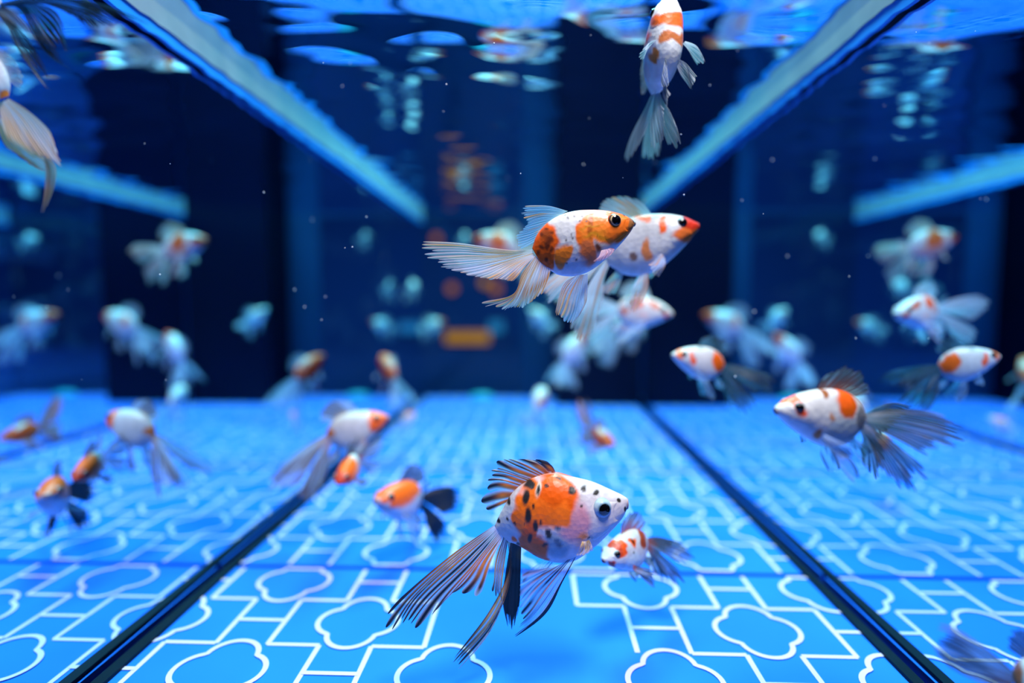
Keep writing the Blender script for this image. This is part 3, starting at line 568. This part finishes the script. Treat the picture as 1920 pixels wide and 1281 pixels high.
shoal('tiny white goldfish far away at the left edge of the far pane', 774, 538, 6.05, 34, 85, 0, 0, [(.8, .3, .2, .2, (.8, .5, .45))], FINS(WT, tl=.4), 36, res=.5)
shoal('white and orange goldfish hidden behind the rust striped one', 1188, 608, 4.95, 74, 10, 4, 0, [(.86, .34, .16, .18, (.88, .20, .03)), (.22, .28, .10, .16, (.8, .22, .05))], FINS(WT, tl=.8, droop=.5), 37, res=.6)
shoal('white goldfish with orange band and black wispy tail facing left over dark water', 1312, 682, 2.42, 96, 186, -4, 0, [(.90, .34, .10, .12, (.9, .36, .08)), (.62, .25, .05, .14, (.85, .22, .05)), (.12, .14, .12, .24, (.80, .13, .01)), (.40, .42, .06, .04, (.3, .33, .35))], FINS(dict(BT, a=(.14, .30, .46), alpha=(.7, .45)), pelv=dict(a=(.25, .5, .8), b=BLACK, amt=.35, alpha=(.7, .4)), droop=.35, tl=.95), 38, speckle=(45, 1.9, .8), res=1.0)
shoal('calico goldfish with big rust saddle and black tail above the right floor seam', 1545, 786, 1.46, 168, 188, -10, 0, [(.25, .30, .12, .20, (.62, .10, .005)), (.27, .36, .08, .10, (.85, .22, .01)), (.86, .42, .10, .06, (.85, .13, .02)), (.80, .36, .05, .10, (.85, .16, .02)), (.46, .43, .035, .06, (.25, .07, .01)), (.50, .18, .03, .05, (.5, .16, .02)), (.66, .02, .05, .06, (.6, .3, .03)), (.35, .0, .25, .15, (.42, .54, .64)), (.05, .1, .08, .15, (.2, .22, .26))], FINS(dict(BT, root=(.5, .5, .6), amt=.95), dors=dict(BT, amt=.9, root=(.3, .05, .02), rootlen=.8), pelv=dict(a=(.3, .5, .8), b=BLACK, amt=.45, alpha=(.8, .5)), droop=.15, tl=.85), 39, speckle=(50, 1.9, .7), res=1.3)
shoal('calico goldfish rising nose up at the top right, tail hanging down', 1243, 97, 1.95, 150, 284, 52, 0, [(.55, .38, .14, .16, (.86, .20, .01), .2), (.80, .15, .10, .12, (.75, .14, .02)), (.4, 0, .08, .07, (.6, .36, .05)), (.62, -.02, .08, .06, (.55, .30, .05)), (.2, .1, .1, .1, (.75, .6, .62))], FINS(dict(WT, b=(.1, .15, .2), amt=.4), tl=.85, spread=.4), 40, base=(.7, .76, .82), res=1.1)

# fish that only reach into the frame with their tails
def TT(ox, oy, k=3.2): return lambda cx, cy: ((cx - ox) / 400, -(cy - oy) / 400)
T3 = TT(-20, 40)
dkf = dict(a=(.02, .09, .18), b=BLACK, amt=.85, alpha=(1.1, .9), rag=.22, notch=.25, gap=.25, gap0=.5, cor=.006, wave=.015, nobody=1, fixed=1, ext=1.14, pa=1.0)
F3 = [('tail_fin', r3(T3, [[(0, 20), (250, -10), (560, 40), (830, 155)], [(0, 25), (250, 10), (520, 90), (710, 200)], [(0, 30), (220, 30), (430, 80), (545, 180)], [(0, 35), (180, 20), (330, 60), (420, 110)]], [(0, -.02, -.05, -.08)] * 4), dict(dkf, n=16, nu=110)),
      ('tail_fin', r3(T3, [[(0, 35), (150, 20), (290, 60), (340, 240)], [(0, 40), (130, 40), (230, 220), (330, 330)], [(0, 45), (110, 60), (220, 270), (425, 405)]], [(0, .02, .04, .05)] * 3), dict(dkf, n=12, nu=80, amt=.72)),
      ('tail_fin', r3(T3, [[(-10, 60), (60, 120), (130, 220), (215, 380)], [(-10, 60), (40, 150), (90, 280), (228, 485)], [(-10, 65), (20, 150), (60, 250), (160, 400)]], [(0, .05, .08, .1)] * 3), dict(dkf, n=10, nu=70, amt=.55)),
      ('tail_fin', r3(T3, [[(-20, 50), (60, 60), (140, 120), (215, 225)], [(-20, 60), (40, 90), (110, 150), (190, 215)], [(-20, 70), (20, 120), (60, 160), (120, 190)]], [(0, -.05, -.08, -.1)] * 3), dict(dkf, n=8, nu=60, a=(.16, .20, .26), amt=.6))]
rest = [f for f in FINS(dict(BT)) if f[0] != 'tail_fin']
build_fish('calico_goldfish', 'dark-finned goldfish in the top left corner, only its black tail in frame', at(-20 / 3.2, 40 / 3.2, 1.21), 400 / 3.2 / F * 1.21, (0, 0, 0), GEN, [(.5, .3, .3, .2, ORANGE), (.2, .1, .1, .1, GREY)], (50, 1.6, .8), F3 + rest, (.81, .345, .05), 'dark', WHITE, 41, 1.3, body_rot=R(238), body_pitch=R(10), ctr=(0, 0))
T4 = TT(20, 585)
wtf = dict(a=(.80, .78, .86), b=(.72, .42, .22), amt=.5, alpha=(.97, .75), rag=.10, notch=.1, cor=.008, wave=.02, nobody=1, fixed=1)
F4 = [('tail_fin', r3(T4, [[(50, 590), (180, 670), (300, 780), (330, 870)], [(40, 600), (160, 700), (270, 850), (375, 1000)], [(20, 605), (110, 740), (200, 870), (270, 960)], [(0, 610), (60, 750), (120, 860), (190, 940)], [(-20, 610), (20, 760), (50, 840), (60, 870)]], [(0, -.03, -.05, -.05)] * 5), dict(wtf, n=20, nu=120)),
      ('tail_fin', r3(T4, [[(-10, 700), (120, 850), (250, 950), (255, 1000)], [(-20, 720), (80, 880), (170, 980), (210, 1010)], [(-30, 760), (0, 860), (40, 890), (90, 930)]], [(0, .03, .05, .05)] * 3), dict(wtf, n=12, nu=70, amt=.6, b=(.65, .38, .15))),
      ('tail_fin', r3(T4, [[(270, 930), (310, 1000), (290, 1100), (200, 1262)], [(250, 940), (270, 1010), (250, 1130), (195, 1262)], [(235, 950), (240, 1030), (225, 1150), (192, 1265)]], [(.04, .05, .06, .07)] * 3), dict(wtf, n=6, nu=40, a=(.55, .42, .42), b=(.3, .2, .16), amt=.5))]
rest = [f for f in FINS(dict(WT)) if f[0] != 'tail_fin']
build_fish('calico_goldfish', 'white goldfish at the left edge showing its long cream and tan tail', at(20 / 3.2, 585 / 3.2, 1.21), 400 / 3.2 / F * 1.21, (0, 0, 0), GEN, [(.02, .0, .09, .12, (.92, .42, .02)), (.6, .3, .2, .15, ORANGE)], None, F4 + rest, (.81, .345, .05), 'dark', WHITE, 42, 1.3, body_rot=R(262), body_pitch=R(28), ctr=(0, 0))
T5 = lambda cx, cy: ((cx - 1480) / 400, -(cy - 1270) / 400)
pkf = dict(a=(.26, .27, .36), b=(.02, .015, .02), amt=.5, alpha=(1.0, .8), rag=.15, notch=.2, cor=.006, wave=.01, nobody=1, fixed=1, ext=1.15)
F5 = [('tail_fin', r3(T5, [[(1490, 1250), (1400, 1170), (1250, 1060), (1125, 1010)], [(1480, 1265), (1360, 1190), (1230, 1110), (1140, 1080)], [(1470, 1280), (1340, 1240), (1220, 1190), (1130, 1125)], [(1460, 1300), (1360, 1290), (1250, 1240), (1150, 1170)]], [(0, -.02, -.05, -.06)] * 4), dict(pkf, n=14, nu=110, root=(.25, .08, .03), rootlen=.4)),
      ('tail_fin', r3(T5, [[(1500, 1260), (1450, 1330), (1380, 1400)], [(1490, 1290), (1420, 1360), (1340, 1420)], [(1480, 1300), (1380, 1370), (1290, 1400)]], [(0, .05, .1)] * 3), dict(pkf, n=8, nu=50))]
rest = [f for f in FINS(dict(BT)) if f[0] != 'tail_fin']
build_fish('calico_goldfish', 'goldfish in the bottom right corner showing a grey tail with black rays', at(1280 + 1480 / 2.367, 740 + 1270 / 2.367, 1.12), 400 / 2.367 / F * 1.12, (0, 0, 0), GEN, [(.1, .1, .15, .2, (.3, .08, .02)), (.5, .3, .2, .15, ORANGE)], (50, 1.6, .8), F5 + rest, (.81, .345, .05), 'dark', WHITE, 43, 1.2, body_rot=R(-88), body_pitch=R(0), ctr=(0, 0))

# fine debris drifting in the water
rnd = random.Random(5); vs, fs = [], []
for k in range(70):
    d = rnd.uniform(1.2, 2.6); p = at(rnd.uniform(20, 1900), rnd.uniform(60, 720), d); r = rnd.uniform(.0006, .0016) * d
    if not XL + .05 < p[0] < XR - .05 or p[2] > ZW - .05: continue
    o = len(vs); vs += [tuple((p + np.array(q) * r * np.array([1, 1, rnd.uniform(.6, 1.6)])) * H) for q in ((1, 0, 0), (-1, 0, 0), (0, 1, 0), (0, -1, 0), (0, 0, 1), (0, 0, -1))]
    fs += [tuple(i + o for i in q) for q in ((0, 2, 4), (2, 1, 4), (1, 3, 4), (3, 0, 4), (2, 0, 5), (1, 2, 5), (3, 1, 5), (0, 3, 5))]
tag(link('drifting_debris', vs, fs, M['speck']), 'fine pale specks of debris drifting in the dark water', 'debris', kind='stuff')
